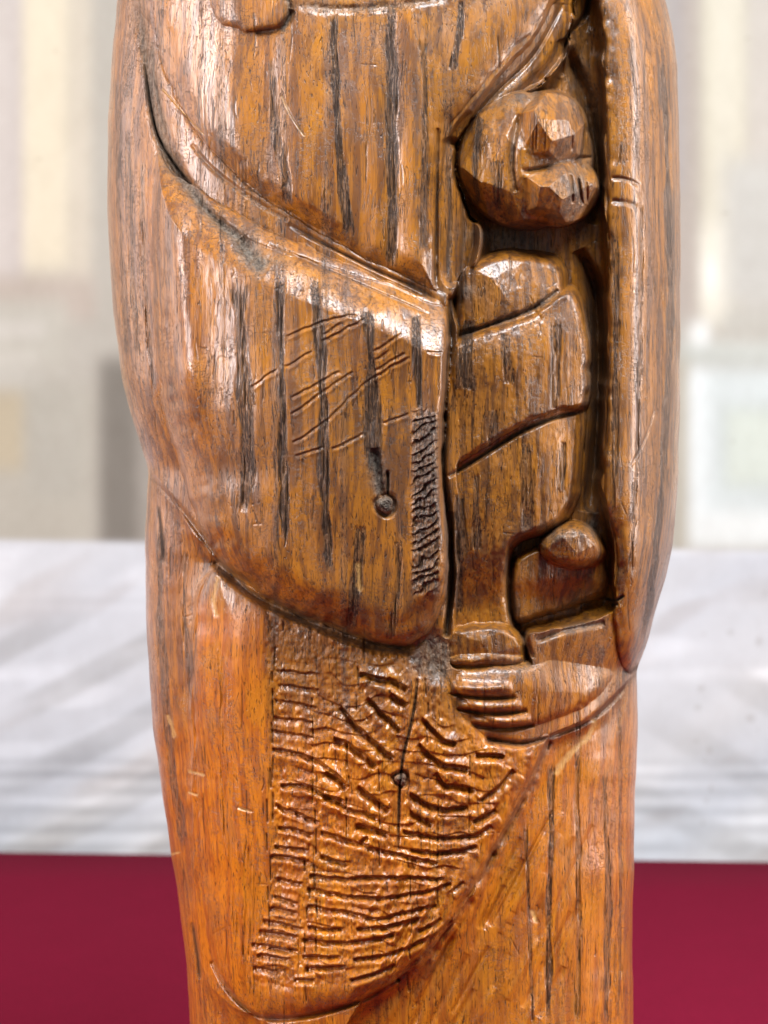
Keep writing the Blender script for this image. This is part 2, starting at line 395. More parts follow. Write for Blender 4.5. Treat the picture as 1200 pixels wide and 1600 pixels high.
# ---- chisel work: the hanging panel
U = [[(433,1290),(462,1293),(492,1302)],[(500,1298),(560,1315),(614,1332),(685,1346)],[(427,1319),(483,1326)],[(421,1334),(450,1336),(483,1345)],[(500,1334),(545,1352)],
     [(431,1369),(475,1380)],[(483,1365),(533,1371),(596,1369),(696,1371)],[(479,1385),(533,1397),(592,1401),(658,1392),(706,1378)],[(427,1397),(467,1410)],
     [(479,1412),(546,1425),(592,1433),(642,1421),(683,1413)],[(420,1416),(467,1424)],[(410,1434),(475,1450)],[(479,1446),(538,1451)],[(404,1451),(467,1462)],
     [(471,1465),(542,1471),(617,1458)],[(392,1472),(467,1484)],[(471,1492),(533,1494)],[(550,1498),(617,1487),(675,1459),(706,1436)],[(475,1510),(542,1508)],[(400,1489),(454,1497)],
     [(396,1507),(433,1518)],[(458,1529),(494,1529)],[(545,1530),(585,1520),(618,1505)],[(555,1450),(610,1444),(660,1432)],
     [(430,1046),(500,1052)],[(433,1068),(500,1077)],[(427,1092),(498,1104)],[(425,1118),(492,1127)],[(421,1138),(492,1152)],
     [(533,1103),(560,1135),(592,1162),(618,1184)],[(575,1088),(604,1117),(630,1142)],[(521,1150),(558,1167),(592,1196)],[(425,1167),(492,1184),(542,1224)],
     [(437,1224),(483,1229),(546,1262),(592,1275)],[(508,1204),(546,1229)],[(429,1254),(500,1284)],[(560,1225),(590,1250),(612,1262)],
     [(684,1205),(700,1224),(745,1230)],[(640,1237),(690,1262),(732,1258)],[(627,1296),(685,1306),(735,1304),(768,1287)],[(640,1265),(680,1285)],
     [(655,1160),(690,1190),(735,1200)],[(660,1120),(690,1150),(715,1160)],[(745,1250),(780,1225),(800,1200)],[(735,1282),(775,1262)],[(560,1315),(575,1305)],
     [(640,1325),(700,1330),(745,1318)],[(560,1050),(610,1060),(640,1075)],[(505,1240),(540,1250)],[(555,1285),(610,1300)],[(700,1395),(725,1375)],[(650,1455),(690,1432)],
     [(742,1175),(790,1180)],[(610,1082),(640,1100)]]
pw = (Y + .00025 * (X - 600) ** 2 * 2 - .12 * (X - 420) + 16 * vn(X, Y, 80, 60, 401) + 6 * vn(X, Y, 26, 40, 402)) / 25.0
pw = pw - np.floor(pw)
H += 2.3 * ss(1010, 1200, Y + .5 * (X - 420)) * (ss(0, .8, pw) * ss(1, .93, pw) - .5) * ss(6, 24, sdP) * ss(-.5, .3, vn(X, Y, 34, 60, 403))
CK = np.maximum(CK, .3 * ss(.93, .97, pw) * ss(8, 24, sdP) * ss(0, .4, vn(X, Y, 34, 60, 403)))
for i, p in enumerate(U):
    big = p[0][1] < 1290 and p[0][0] > 500
    gouge(p, 17 if big else 12.5, 8 if big else (2.8 if p[0][1] < 1160 and p[0][0] < 440 else 5.2), .34 if big else .48)
# vertical checks that break the rows
for (xx, ya, yb) in ((492,1090,1500),(428,1010,1300),(420,1200,1420),(545,1160,1300),(592,1200,1330),(640,1340,1540),(480,1340,1560),(686,1250,1380),(735,1180,1300),(560,1040,1120),(665,1060,1180)):
    r2 = np.random.RandomState(int(xx + ya)); yy = ya
    while yy < yb:
        l = r2.uniform(14, 46); xo = xx + r2.uniform(-4, 4)
        groove([(xo, yy), (xo + r2.uniform(-2, 2), yy + l)], 1.7, 3, .1, .6); yy += l + r2.uniform(4, 22)

# saw-tooth strip down the sleeve's inner edge
st = ss(640, 650, X - .0) * ss(690, 680, X) * ss(625, 665, Y) * ss(940, 915, Y)
ph = (Y + .55 * (X - 665) + 8 * vn(X, Y, 20, 20, 60) + 4 * vn(X, Y, 7, 9, 62)) / 15.5
saw = ph - np.floor(ph)
H += st * (4.5 * saw - 2.5 + 2 * vn(X, Y, 6, 6, 61)); BD = np.maximum(BD, st * .8)
CK = np.maximum(CK, st * .4 * ss(.86, .97, saw))
# hatch cuts on the sleeve
def z5(p): return [(380 + a / 3.158, 400 + b / 3.158) for a, b in p]
for p in ([(205,390),(420,310),(560,280)],[(380,420),(600,300)],[(230,700),(480,560)],[(230,780),(380,670),(540,560)],[(240,920),(420,800),(600,620),(820,490)],[(640,470),(780,370)],
          [(650,510),(720,455)],[(250,985),(400,930)],[(430,950),(600,870)],[(680,820),(820,770)],[(30,650),(170,550)],[(200,545),(340,460)],[(390,390),(480,320)],[(640,560),(800,470)],[(900,470),(990,465)]):
    gouge(z5(p), 7, 1.7, .28)
# long slanting gouge marks at the robe's lower right
rs = np.random.RandomState(44)
for k in range(46):
    x0 = rs.uniform(560, 850); y0 = rs.uniform(1400, 1640)
    if x0 - 1.0*(1640-y0)*.55 > 880: continue
    l = rs.uniform(60, 190); sx_ = .50 + rs.uniform(-.06, .06)
    m = sdR[np.clip(np.searchsorted(rows, y0), 0, len(rows)-1), np.clip(int((x0-xl[0])/1.2), 0, NC-1)]
    (groove if k % 2 else ridge)(*([[(x0, y0), (x0 + l*sx_, y0 - l)], rs.uniform(4, 8), rs.uniform(2, 4)]))
# soft vertical fluting of the chest
for xx, a, wdt in ((470,9,40),(560,-5,22),(610,-6,16),(650,7,22),(370,6,30)):
    H += a * np.exp(-((X - xx - .03*(Y-200)) / wdt) ** 2) * ss(0, 30, sdC)

# ---- growth bands
def band(pts, wd, a=1.0, dep=2.6):
    r = line(pts, wd * 2 + 6)
    if r is None: return
    sl, d, n, f = r
    wv = wd * (1 + .45 * vn(X[sl], Y[sl], 30, 60, 31))
    d = np.abs(n + 2.2 * vn(X[sl], Y[sl], 8, 30, 32))
    g = ss(1.1, .65, d / wv) * np.clip(np.minimum(f, 1 - f) * 14, 0, 1)
    BD[sl] = np.maximum(BD[sl], a * g); H[sl] -= dep * g * (.7 + .9 * vn(X[sl], Y[sl], 3.0, 40, 33))
for p, wd, a in (([(522,20),(524,120),(532,240),(545,370)],9,1),([(610,5),(613,120),(612,250),(614,425)],9,1),([(424,90),(428,190),(442,260),(452,320)],7,.7),([(720,0),(716,60),(706,110)],9,1),([(660,60),(665,200),(660,400)],6,.6),
    ([(372,440),(378,540),(384,640),(386,740),(378,800)],13,.9),([(438,430),(440,560),(442,700),(446,850)],6.5,1),([(492,430),(500,540),(506,650),(508,780),(515,900)],9,.95),([(576,480),(580,560),(584,650),(584,740)],12,1),
    ([(648,490),(652,560),(655,640)],8,1),([(565,820),(556,900),(548,985)],9,.8),([(625,850),(622,930),(610,1000)],6,.6),([(735,500),(730,560),(728,610)],16,.9),([(790,520),(795,600)],9,.6),([(870,500),(868,600),(866,640)],8,.5),
    ([(820,690),(822,760),(824,830)],10,.6),([(745,740),(744,800),(742,860)],8,.7),([(720,770),(718,880),(716,960)],10,.8),([(768,640),(772,700)],8,.5),([(880,690),(878,770)],6,.7),
    ([(1034,90),(1040,200),(1045,330),(1048,500),(1042,640),(1035,760),(1020,900),(1005,1000)],6,.85),([(1002,300),(1000,600),(985,900)],3,.5),([(960,350),(962,600),(958,800)],6,.6),
    ([(860,1190),(862,1300),(858,1420),(856,1600)],6,.8),([(905,1100),(902,1260),(905,1450),(900,1600)],5,.5),([(945,1200),(950,1400),(948,1600)],5,.6),([(820,1280),(830,1500),(832,1600)],4,.6),([(968,1100),(970,1400),(966,1600)],3,.5),
    ([(200,200),(205,400),(215,560)],5,.5),([(222,250),(226,420),(240,620)],4,.5),([(185,120),(186,330),(200,560)],4,.5),([(248,820),(252,1000),(265,1160),(290,1330)],7,.6),([(290,860),(288,960),(300,1060)],5,.5),
    ([(345,1000),(350,1250),(372,1480)],4,.35),([(385,1320),(392,1420),(385,1500)],8,.5),([(775,250),(778,330)],9,.6),([(752,180),(742,260),(748,320)],5,.8)):
    band(p, wd, a)
SM = ss(300, 316, X) * ss(425, 408, X) * ss(905, 985, Y) * ss(1560, 1480, Y)
LOW = ss(1060, 1160, Y)
GB = fbm(X + 10*vn(X, Y, 120, 500, 41), Y, 17, 700, 42, 2)
BD = np.maximum(BD, .42 * ss(.25, .62, GB) * (1 - .8*ss(0, 15, sdN)) * ss(.3, -.1, vn(X, Y, 50, 170, 43)) * (1 - .6 * LOW) * (1 - SM))
BD *= 1 - .9 * SM

# ---- overall hand-carved unevenness and fine tool texture
H += .38 * fbm(X, Y, 8, 30, 590, 2) * (1 + 1.8 * ss(0, 20, sdN)) * (1 - .75 * ss(300, 312, X) * ss(425, 412, X) * ss(900, 960, Y))
H += 4.0 * fbm(X, Y, 90, 150, 50, 2) + 1.3 * fbm(X, Y, 36, 90, 52, 2)
H += (.10 + .6 * BD) * (vn(X, Y, 3.2, 70, 54) + .6 * vn(X, Y, 2.6, 24, 55))
H += (1.6 * vn(X, Y, 7, 9, 56) + 1.0 * vn(X, Y, 3.5, 5, 57)) * (ss(0, 10, sdP) * .7 + GR * .9 + ss(0, 20, sdN) * .25)
# random nicks
rs = np.random.RandomState(91)
for k in range(45):
    x0, y0 = rs.uniform(250, 1040), rs.uniform(-20, 1620); l = rs.uniform(6, 34); an = rs.choice([0, .1, -.5, 1.2]) + rs.normal(0, .15)
    groove([(x0, y0), (x0 + l*math.cos(an), y0 + l*math.sin(an))], 1.3, .9, 0, rs.uniform(.2, .6))
for k in range(330):
    x0, y0 = rs.uniform(180, 1050), rs.uniform(-40, 1640); l = rs.uniform(10, 75)
    groove([(x0, y0), (x0 + rs.uniform(-2,2), y0 + l*.5), (x0 + rs.uniform(-3, 3), y0 + l)], rs.uniform(.9, 1.6), rs.uniform(.4, 1.3), 0, rs.uniform(.35, .95))
# pale chips
for p, wd in (([(868,1205),(890,1178),(918,1150),(928,1128)],5),([(340,905),(334,935),(338,960)],4),([(262,1118),(268,1132),(272,1150)],3),([(296,1205),(318,1210)],2.5),([(296,1238),(308,1242)],2),
              ([(372,1262),(392,1268)],2),([(832,1424),(838,1440)],3),([(268,1335),(280,1332)],2),([(440,150),(455,182),(475,212)],1.1),([(255,140),(290,180),(318,210)],1.0),([(560,880),(562,920)],4)):
    r = line(p, 20)
    if r:
        sl, d, n, f = r
        WR[sl] = np.maximum(WR[sl], np.exp(-(d / (wd*(1+.5*vn(X[sl],Y[sl],6,6,71)))) ** 4) * .9); H[sl] -= 2.0 * np.exp(-(d / wd) ** 2)

# grime settles in the niche, painted where the photograph shows old dust
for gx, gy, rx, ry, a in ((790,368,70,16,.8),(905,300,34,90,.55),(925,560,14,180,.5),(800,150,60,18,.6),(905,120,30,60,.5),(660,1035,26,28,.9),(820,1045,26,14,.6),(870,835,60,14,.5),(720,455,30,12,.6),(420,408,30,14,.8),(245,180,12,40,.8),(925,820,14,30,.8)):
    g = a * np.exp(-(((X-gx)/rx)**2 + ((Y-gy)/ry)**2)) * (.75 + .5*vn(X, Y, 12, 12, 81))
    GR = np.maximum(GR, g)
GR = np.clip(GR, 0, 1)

# ---- labels for the parts
names = ['robe','bodice','shawl_edge','sleeve','mantle','recess','veil','apron','chiselled_panel','child','child_head','child_sleeve','child_skirt','left','right','hand','palm','finger','finger','finger','finger']
R_, BO, SE, SL, MA, NI, VE, AP, PA, CH, CHH, CHS, CHK, F1, F2, HA, PM, G1, G2, G3, G4 = range(21)
LAB[:] = R_
LAB[sdA > 0] = AP
LAB[(sdP > 0) & (sdA > -4)] = PA
LAB[sdC > 0] = BO
LAB[sdB > 0] = SE
LAB[sdN > -1] = NI
LAB[sdV > 0] = VE
LAB[sdM > 0] = MA
LAB[sdS > 0] = SL
LAB[(sdS > 0) & (ramp < .9) & (Y < 600)] = SE
LAB[(sdH > 0)] = HA
LAB[(sdPa > 0) & (hpa >= hha * (sdH > 0))] = PM
LAB[(sdSk > 0) & (hsk >= hpa * (sdPa > 0))& (hsk >= hha * (sdH > 0))] = CHK
LAB[(sdSh > 0) & (Y < 560)] = CH
LAB[sdAr > 0] = CHS

LAB[mf1 & (f1 > 3)] = F1
LAB[mf2 & (f2 > 3)] = F2
LAB[headmask] = CHH
fx = (X > 700) & (X < 835) & (sdH > 0)
mid = 4 * (1 - ((X - 765) / 70) ** 2)
LAB[fx & (Y > 1058 + mid) & (Y <= 1086 + mid)] = G1
LAB[fx & (Y > 1086 + mid) & (Y <= 1110 + mid)] = G2
LAB[fx & (Y > 1110 + mid) & (Y <= 1134 + mid)] = G3
LAB[fx & (Y > 1134 + mid)] = G4

# ---- depth and world position
DR = np.interp(rows, [-900, -860, -780, -650, -520, -440, -300, -100, 200, 700, 1000, 1400, 2000], [40, 110, 165, 190, 170, 180, 240, 300, 335, 345, 320, 300, 300])
_f = np.arange(-900, 2001, 2.0)
_g = np.interp(_f, rows, DR)
for _k in range(2): _g = blur1(_g, 70)
DR = np.interp(rows, _f, _g)
PW = 2.35
base = DR[:, None] * np.clip(1 - np.abs(S) ** PW, 0, 1) ** (1 / PW)
win = (1 - np.abs(S) ** 18) * ss(-110, -60, Y) * ss(1720, 1660, Y)
D = base + H * win
def world(x, y, d):
    f = (LC - d) / (LC - DREF)
    return np.stack([(x - 600) * K * f, -d * K, (800 - y) * K * f], -1)
Wp = world(X, Y, D)
dU = np.gradient(Wp, axis=1); dV = np.gradient(Wp, axis=0)
NRM = np.cross(dV, dU); NRM /= np.linalg.norm(NRM, axis=-1, keepdims=True) + 1e-12
if NRM[600, NC//2, 1] > 0: NRM = -NRM
# tone: how orange / how brown the stain is from place to place
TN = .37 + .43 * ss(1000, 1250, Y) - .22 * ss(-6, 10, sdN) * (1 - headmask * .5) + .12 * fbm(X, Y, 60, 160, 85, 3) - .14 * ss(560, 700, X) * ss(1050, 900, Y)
TN += .10 * ss(360, 300, X) + .45 * SM
# ------------------------------------------------------------------ materials
def new_mat(name):
    m = bpy.data.materials.new(name); m.use_nodes = True
    nt = m.node_tree; nt.nodes.clear()
    o = nt.nodes.new('ShaderNodeOutputMaterial'); p = nt.nodes.new('ShaderNodeBsdfPrincipled')
    nt.links.new(p.outputs[0], o.inputs[0])
    return m, nt, p
class N:
    def __init__(s, nt): s.nt = nt
    def n(s, t, **kw):
        x = s.nt.nodes.new(t)
        for k, v in kw.items(): setattr(x, k, v)
        return x
    def l(s, a, b): s.nt.links.new(a, b)
    def math(s, op, a, b=None, clamp=False):
        x = s.n('ShaderNodeMath', operation=op, use_clamp=clamp)
        for i, v in enumerate((a, b)):
            if v is None: continue
            if isinstance(v, (int, float)): x.inputs[i].default_value = v
            else: s.l(v, x.inputs[i])
        return x.outputs[0]
    def mix(s, f, a, b, blend='MIX'):
        x = s.n('ShaderNodeMix', data_type='RGBA', blend_type=blend)
        for i, v in ((0, f), (6, a), (7, b)):
            if isinstance(v, (int, float)): x.inputs[i].default_value = v
            elif isinstance(v, tuple): x.inputs[i].default_value = (*v, 1)
            else: s.l(v, x.inputs[i])
        return x.outputs[2]
    def noise(s, vec, scale, detail=3, rough=.55, mul=(1, 1, 1)):
        vm = s.n('ShaderNodeVectorMath', operation='MULTIPLY'); s.l(vec, vm.inputs[0]); vm.inputs[1].default_value = mul
        x = s.n('ShaderNodeTexNoise'); x.inputs['Scale'].default_value = scale; x.inputs['Detail'].default_value = detail; x.inputs['Roughness'].default_value = rough
        s.l(vm.outputs[0], x.inputs['Vector']); return x.outputs[0]
    def rng(s, v, a, b, c=0.0, d=1.0):
        x = s.n('ShaderNodeMapRange'); x.interpolation_type = 'SMOOTHSTEP'
        s.l(v, x.inputs[0])
        for i, q in enumerate((a, b, c, d)): x.inputs[i+1].default_value = q
        return x.outputs[0]

wood, nt, P = new_mat("stained_varnished_oak")
g = N(nt)
tc = g.n('ShaderNodeTexCoord')
vm = g.n('ShaderNodeVectorMath', operation='MULTIPLY'); g.l(tc.outputs['Object'], vm.inputs[0]); vm.inputs[1].default_value = (1/K, 1/K, 1/K)
# gentle wander of the fibres
wn = g.n('ShaderNodeTexNoise'); wn.inputs['Scale'].default_value = .006; wn.inputs['Detail'].default_value = 2; g.l(vm.outputs[0], wn.inputs['Vector'])
wv = g.n('ShaderNodeVectorMath', operation='MULTIPLY_ADD'); g.l(wn.outputs['Color'], wv.inputs[0]); wv.inputs[1].default_value = (26, 26, 0); g.l(vm.outputs[0], wv.inputs[2])
V = wv.outputs[0]
at = g.n('ShaderNodeAttribute', attribute_name='wear'); sp = g.n('ShaderNodeSeparateColor'); g.l(at.outputs['Color'], sp.inputs[0])
bandv, grime, dark_line = sp.outputs[0], sp.outputs[1], sp.outputs[2]
at2 = g.n('ShaderNodeAttribute', attribute_name='stain'); sp2 = g.n('ShaderNodeSeparateColor'); g.l(at2.outputs['Color'], sp2.inputs[0])
tone, chip, calm = sp2.outputs[0], sp2.outputs[1], sp2.outputs[2]
st1 = g.noise(V, 1, 4, .6, (.085, .085, .0035))
st2 = g.noise(V, 1, 3, .6, (.42, .42, .012))
fine = g.noise(V, 1, 3, .65, (1.1, 1.1, .05))
blot = g.noise(V, 1, 4, .6, (.018, .018, .010))
por = g.noise(V, 1, 2, .5, (.46, .46, .038))
lng = g.noise(V, 1, 2, .5, (.075, .075, .0028))
longc = g.math('MULTIPLY', g.rng(g.math('ABSOLUTE', g.math('SUBTRACT', lng, .5)), .0075, .002), g.rng(g.noise(V, 1, 2, .6, (.03, .03, .02)), .40, .52))
lng2 = g.noise(V, 1, 2, .5, (.13, .13, .0045))
longc = g.math('MAXIMUM', longc, g.math('MULTIPLY', g.rng(g.math('ABSOLUTE', g.math('SUBTRACT', lng2, .53)), .012, .003), g.rng(g.noise(V, 1, 2, .6, (.05, .05, .03)), .48, .60)))
craz = g.noise(V, 1, 3, .6, (.07, .07, .17))
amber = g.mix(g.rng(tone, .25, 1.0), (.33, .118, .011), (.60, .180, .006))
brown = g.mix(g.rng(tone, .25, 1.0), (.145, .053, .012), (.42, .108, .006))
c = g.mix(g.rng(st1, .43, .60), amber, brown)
c = g.mix(g.math('MULTIPLY', g.rng(st2, .5, .72), .55), c, (.13, .045, .012))
c = g.mix(g.math('MULTIPLY', g.rng(blot, .5, .75), .45), c, (.15, .055, .014))
c = g.mix(g.math('MULTIPLY', g.rng(blot, .47, .36), .45), c, (.50, .180, .010))
c = g.mix(g.math('MULTIPLY', bandv, .68), c, g.mix(g.rng(fine, .4, .6), (.075, .040, .024), (.20, .115, .065)))
pv = g.math('ADD', por, g.math('MULTIPLY', bandv, .17))
por2 = g.math('ADD', g.noise(V, 1, 2, .5, (.75, .75, .06)), g.math('MULTIPLY', bandv, .08))
pm = g.math('MAXIMUM', g.math('MAXIMUM', g.rng(pv, .645, .69), g.math('MULTIPLY', g.rng(por2, .64, .70), .7)), g.math('MULTIPLY', longc, g.math('SUBTRACT', .85, g.math('MULTIPLY', calm, .8))))
c = g.mix(g.math('MULTIPLY', pm, .78), c, (.022, .011, .007))
hair = g.rng(g.math('ABSOLUTE', g.math('SUBTRACT', craz, .5)), .016, .003)
hair = g.math('MULTIPLY', hair, g.rng(g.noise(V, 1, 1, .5, (.014, .014, .012)), .46, .60))
c = g.mix(g.math('MULTIPLY', hair, .5), c, (.03, .014, .008))
gn = g.noise(V, 1, 4, .7, (.16, .16, .10))
gcol = g.mix(g.rng(gn, .35, .65), (.06, .052, .042), (.23, .195, .155))
c = g.mix(g.math('MULTIPLY', grime, .80, True), c, gcol)
c = g.mix(g.math('MULTIPLY', dark_line, .88, True), c, (.012, .007, .005))
c = g.mix(chip, c, g.mix(g.rng(fine, .3, .7), (.62, .36, .12), (.50, .22, .05)))
g.l(c, P.inputs['Base Color'])
ro = g.math('ADD', g.math('MULTIPLY', bandv, .16), g.math('MULTIPLY', grime, .38))
ro = g.math('ADD', ro, g.rng(blot, .3, .7, .26, .42))
ro = g.math('ADD', ro, g.math('MULTIPLY', chip, .25), True)
g.l(ro, P.inputs['Roughness'])
P.inputs['IOR'].default_value = 1.5; P.inputs['Specular IOR Level'].default_value = .28
cw = g.math('MULTIPLY', g.math('SUBTRACT', g.math('SUBTRACT', 1.0, g.math('MULTIPLY', grime, .85), True), g.math('MAXIMUM', g.math('MULTIPLY', pm, .8), g.math('MULTIPLY', dark_line, .8)), True), .72)
g.l(cw, P.inputs['Coat Weight']); g.l(g.rng(blot, .35, .65, .15, .27), P.inputs['Coat Roughness']); P.inputs['Coat IOR'].default_value = 1.5
hgt = g.math('ADD', g.math('MULTIPLY', fine, g.math('ADD', .28, g.math('MULTIPLY', bandv, 1.3))), g.math('MULTIPLY', st2, .25))
hgt = g.math('SUBTRACT', hgt, g.math('MULTIPLY', pm, 1.0))
hgt = g.math('SUBTRACT', hgt, g.math('MULTIPLY', hair, .7))
hgt = g.math('ADD', hgt, g.math('MULTIPLY', g.noise(V, 1, 3, .6, (.22, .22, .16)), g.math('ADD', .22, g.math('ADD', g.math('MULTIPLY', grime, 3.0), g.math('MULTIPLY', bandv, 1.2)))))
bm = g.n('ShaderNodeBump'); bm.inputs['Strength'].default_value = 1.0; bm.inputs['Distance'].default_value = K * 1.5
g.l(hgt, bm.inputs['Height']); g.l(bm.outputs[0], P.inputs['Normal']); 
b2 = g.n('ShaderNodeBump'); b2.inputs['Strength'].default_value = .38; b2.inputs['Distance'].default_value = K * 1.2
g.l(hgt, b2.inputs['Height']); g.l(b2.outputs[0], P.inputs['Coat Normal'])

# ------------------------------------------------------------------ mesh parts cut from the carved surface
col = sc.collection
root = bpy.data.objects.new("carved_figure", None); col.objects.link(root)
root.empty_display_size = .05
ZB = (800 - 2000) * K * (LC / (LC - DREF))
root.location = (0, 0, ZB)
root['label'] = "varnished amber oak carving of a robed figure holding a small child, standing before the backdrop"
root['category'] = "wood carving"

Wf = Wp.reshape(-1, 3).astype(np.float32); Nf = NRM.reshape(-1, 3).astype(np.float32)
wear = np.stack([np.clip(BD, 0, 1), GR, np.clip(CK, 0, 1), np.ones_like(X)], -1).reshape(-1, 4).astype(np.float32)
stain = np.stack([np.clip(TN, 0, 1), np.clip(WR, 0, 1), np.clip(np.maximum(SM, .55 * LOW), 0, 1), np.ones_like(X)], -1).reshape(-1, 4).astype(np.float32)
nr = len(rows)
idx = np.arange(nr * NC).reshape(nr, NC)
quads = np.stack([idx[:-1, :-1], idx[1:, :-1], idx[1:, 1:], idx[:-1, 1:]], -1).reshape(-1, 4)
ql = LAB[:-1, :-1].reshape(-1)

def build(name, verts, quads, parent, mat, normals=None, attrs=None):
    me = bpy.data.meshes.new(name)
    nv, nq = len(verts), len(quads)
    me.vertices.add(nv); me.vertices.foreach_set('co', (verts - np.array([0, 0, ZB], np.float32) if parent else verts).astype(np.float32).ravel())
    me.loops.add(nq * 4); me.loops.foreach_set('vertex_index', quads.astype(np.int32).ravel())
    me.polygons.add(nq); me.polygons.foreach_set('loop_start', np.arange(0, nq * 4, 4, dtype=np.int32))
    me.polygons.foreach_set('use_smooth', np.ones(nq, bool))
    me.update(calc_edges=True)
    for k, a in (attrs or {}).items():
        at = me.attributes.new(k, 'FLOAT_COLOR', 'POINT'); at.data.foreach_set('color', a.ravel())
    if normals is not None: me.normals_split_custom_set_from_vertices(normals)
    me.materials.append(mat)
    o = bpy.data.objects.new(name, me); col.objects.link(o)
    if parent: o.parent = parent
    return o
def part(lab, name, parent, label=None):
    q = quads[ql == lab]
    if len(q) == 0: return None
    u, inv = np.unique(q, return_inverse=True)
    o = build(name, Wf[u], inv.reshape(-1, 4), root, wood, Nf[u], {'wear': wear[u], 'stain': stain[u]})
    if parent is not None and parent is not root: o.parent = parent
    if label: o['label'] = label
    return o
robe = part(R_, "robe", root)
part(BO, "bodice", root); part(SE, "shawl_edge", root)
part(SL, "sleeve", root, "big bulging sleeve with hatch cuts and a dark knot")
part(MA, "mantle", root); part(NI, "recess", root, "deep dusty hollow behind the child"); part(VE, "veil", root)
ap = part(AP, "apron", root); part(PA, "chiselled_panel", ap, "panel covered in rows of curved chisel cuts")
ch = part(CH, "child", root)
part(CHH, "head", ch); part(CHS, "sleeve", ch); part(CHK, "tunic_skirt", ch); part(F1, "foot", ch); part(F2, "foot", ch)
ha = part(HA, "hand", root); part(PM, "palm", ha)
for k in (G1, G2, G3, G4): part(k, "finger", ha)

# rounded back of the log
nb = 40; th = np.linspace(-1, 1, nb); sb = np.sin(np.pi / 2 * th)
Xb = XC[:, None] + WH[:, None] * sb[None, :]; Yb = np.repeat(rows[:, None], nb, 1)
Db = -DR[:, None] * .9 * np.clip(1 - np.abs(sb[None, :]) ** 2.2, 0, 1) ** (1 / 2.2)
Db = Db + 3 * fbm(Xb, Yb, 70, 200, 95, 2) * (1 - np.abs(sb[None, :]) ** 8)
Wb = world(Xb, Yb, Db).reshape(-1, 3).astype(np.float32)
ib_ = np.arange(nr * nb).reshape(nr, nb)
qb = np.stack([ib_[:-1, :-1], ib_[:-1, 1:], ib_[1:, 1:], ib_[1:, :-1]], -1).reshape(-1, 4)
z4 = np.zeros((nr * nb, 4), np.float32); z4[:, 3] = 1; s4 = z4.copy(); s4[:, 0] = .6
build("robe_back", Wb, qb, root, wood, None, {'wear': z4, 'stain': s4})

# ------------------------------------------------------------------ crimson cloth
cloth, nt, P = new_mat("crimson_cloth"); g = N(nt)
tc = g.n('ShaderNodeTexCoord')
n1 = g.noise(tc.outputs['Object'], 1, 3, .7, (1000, 1000, 1000)); n2 = g.noise(tc.outputs['Object'], 1, 3, .6, (30, 30, 30))
c = g.mix(g.rng(n1, .3, .7), (.112, .0034, .015), (.168, .0054, .023))
c = g.mix(g.math('MULTIPLY', g.rng(n2, .4, .8), .35), c, (.165, .0050, .023))
g.l(c, P.inputs['Base Color']); P.inputs['Roughness'].default_value = 1; P.inputs['Specular IOR Level'].default_value = .04
b = g.n('ShaderNodeBump'); b.inputs['Strength'].default_value = .5; b.inputs['Distance'].default_value = .0004; g.l(n1, b.inputs['Height']); g.l(b.outputs[0], P.inputs['Normal'])
def sheet(name, x0, x1, prof, mat, nx=160):
    """a cloth profile (y,z) swept in x"""
    prof = np.array(prof); xs = np.linspace(x0, x1, nx); m = len(prof)
    v = np.stack([np.repeat(xs[:, None], m, 1), np.repeat(prof[None, :, 0], nx, 0), np.repeat(prof[None, :, 1], nx, 0)], -1)
    drop = prof[None, :, 1] < ZB - .02
    v[..., 1] += np.where(drop, .012 * np.sin(v[..., 0] * 28) * np.clip((ZB - prof[None, :, 1]) * 4, 0, 1), 0)
    v = v.reshape(-1, 3); i = np.arange(nx * m).reshape(nx, m)
    q = np.stack([i[:-1, :-1], i[1:, :-1], i[1:, 1:], i[:-1, 1:]], -1).reshape(-1, 4)
    return build(name, v.astype(np.float32), q, None, mat)
def ybp(py): return 0.0
slope = ((1336.5 - 800) / (LC - DREF))
ytab = -ZB / slope - LC * K           # where the back edge of the cloth must lie
zc = ZB - .0006
prof = [(-.42, zc - .45)] + [(-.42, zc - .45 + q) for q in np.linspace(.03, .44, 12)] + [(-.418, zc - .004), (-.412, zc)] + [(q, zc) for q in np.linspace(-.4, ytab - .004, 12)] + [(ytab, zc - .003), (ytab + .001, zc - .2), (ytab + .001, zc - .45)]
tb = sheet("tablecloth", -.75, .75, prof, cloth)
sol = tb.modifiers.new("thickness", 'SOLIDIFY'); sol.thickness = .0012; sol.offset = -1
tb.rotation_euler = (0, 0, 0)
ang = math.radians(-4.2)
tb.rotation_euler = (0, 0, ang)
tb.location = (math.sin(ang) * ytab * 1.0, ytab * (1 - math.cos(ang)), 0)
tb['label'] = "plain crimson cloth covering the table under and behind the carving"
tb['category'] = "tablecloth"

# ------------------------------------------------------------------ printed backdrop
YB = ytab + .07
nxb, nzb = 1300, 640
bx = np.linspace(-1.0, 1.0, nxb); bz = np.linspace(-.62, .62, nzb)
BX, BZ = np.meshgrid(bx, bz)
fl = (LC - DREF) * K / (YB + LC * K)          # world -> photograph pixel
PX = 600 + BX * fl / K; PY = 800 - BZ * fl / K
def lin(r, g_, b_):
    a = np.array([r, g_, b_]) / 255.0
    return np.where(a < .04045, a / 12.92, ((a + .055) / 1.055) ** 2.4)
I = np.zeros(PX.shape + (3,)) + lin(186, 181, 172)
def put(m, c3): 
    global I
    I = I * (1 - m[..., None]) + c3 * m[..., None]
def bx_(x0, x1, y0, y1, s=8, sy=None):
    sy = sy or s
    return ss(x0 - s, x0 + s, PX) * ss(x1 + s, x1 - s, PX) * ss(y0 - sy, y0 + sy, PY) * ss(y1 + sy, y1 - sy, PY)
put(bx_(-400, 26, -400, 460, 9), lin(205, 197, 191))
put(bx_(-400, -60, -400, 440, 9), lin(214, 206, 190))
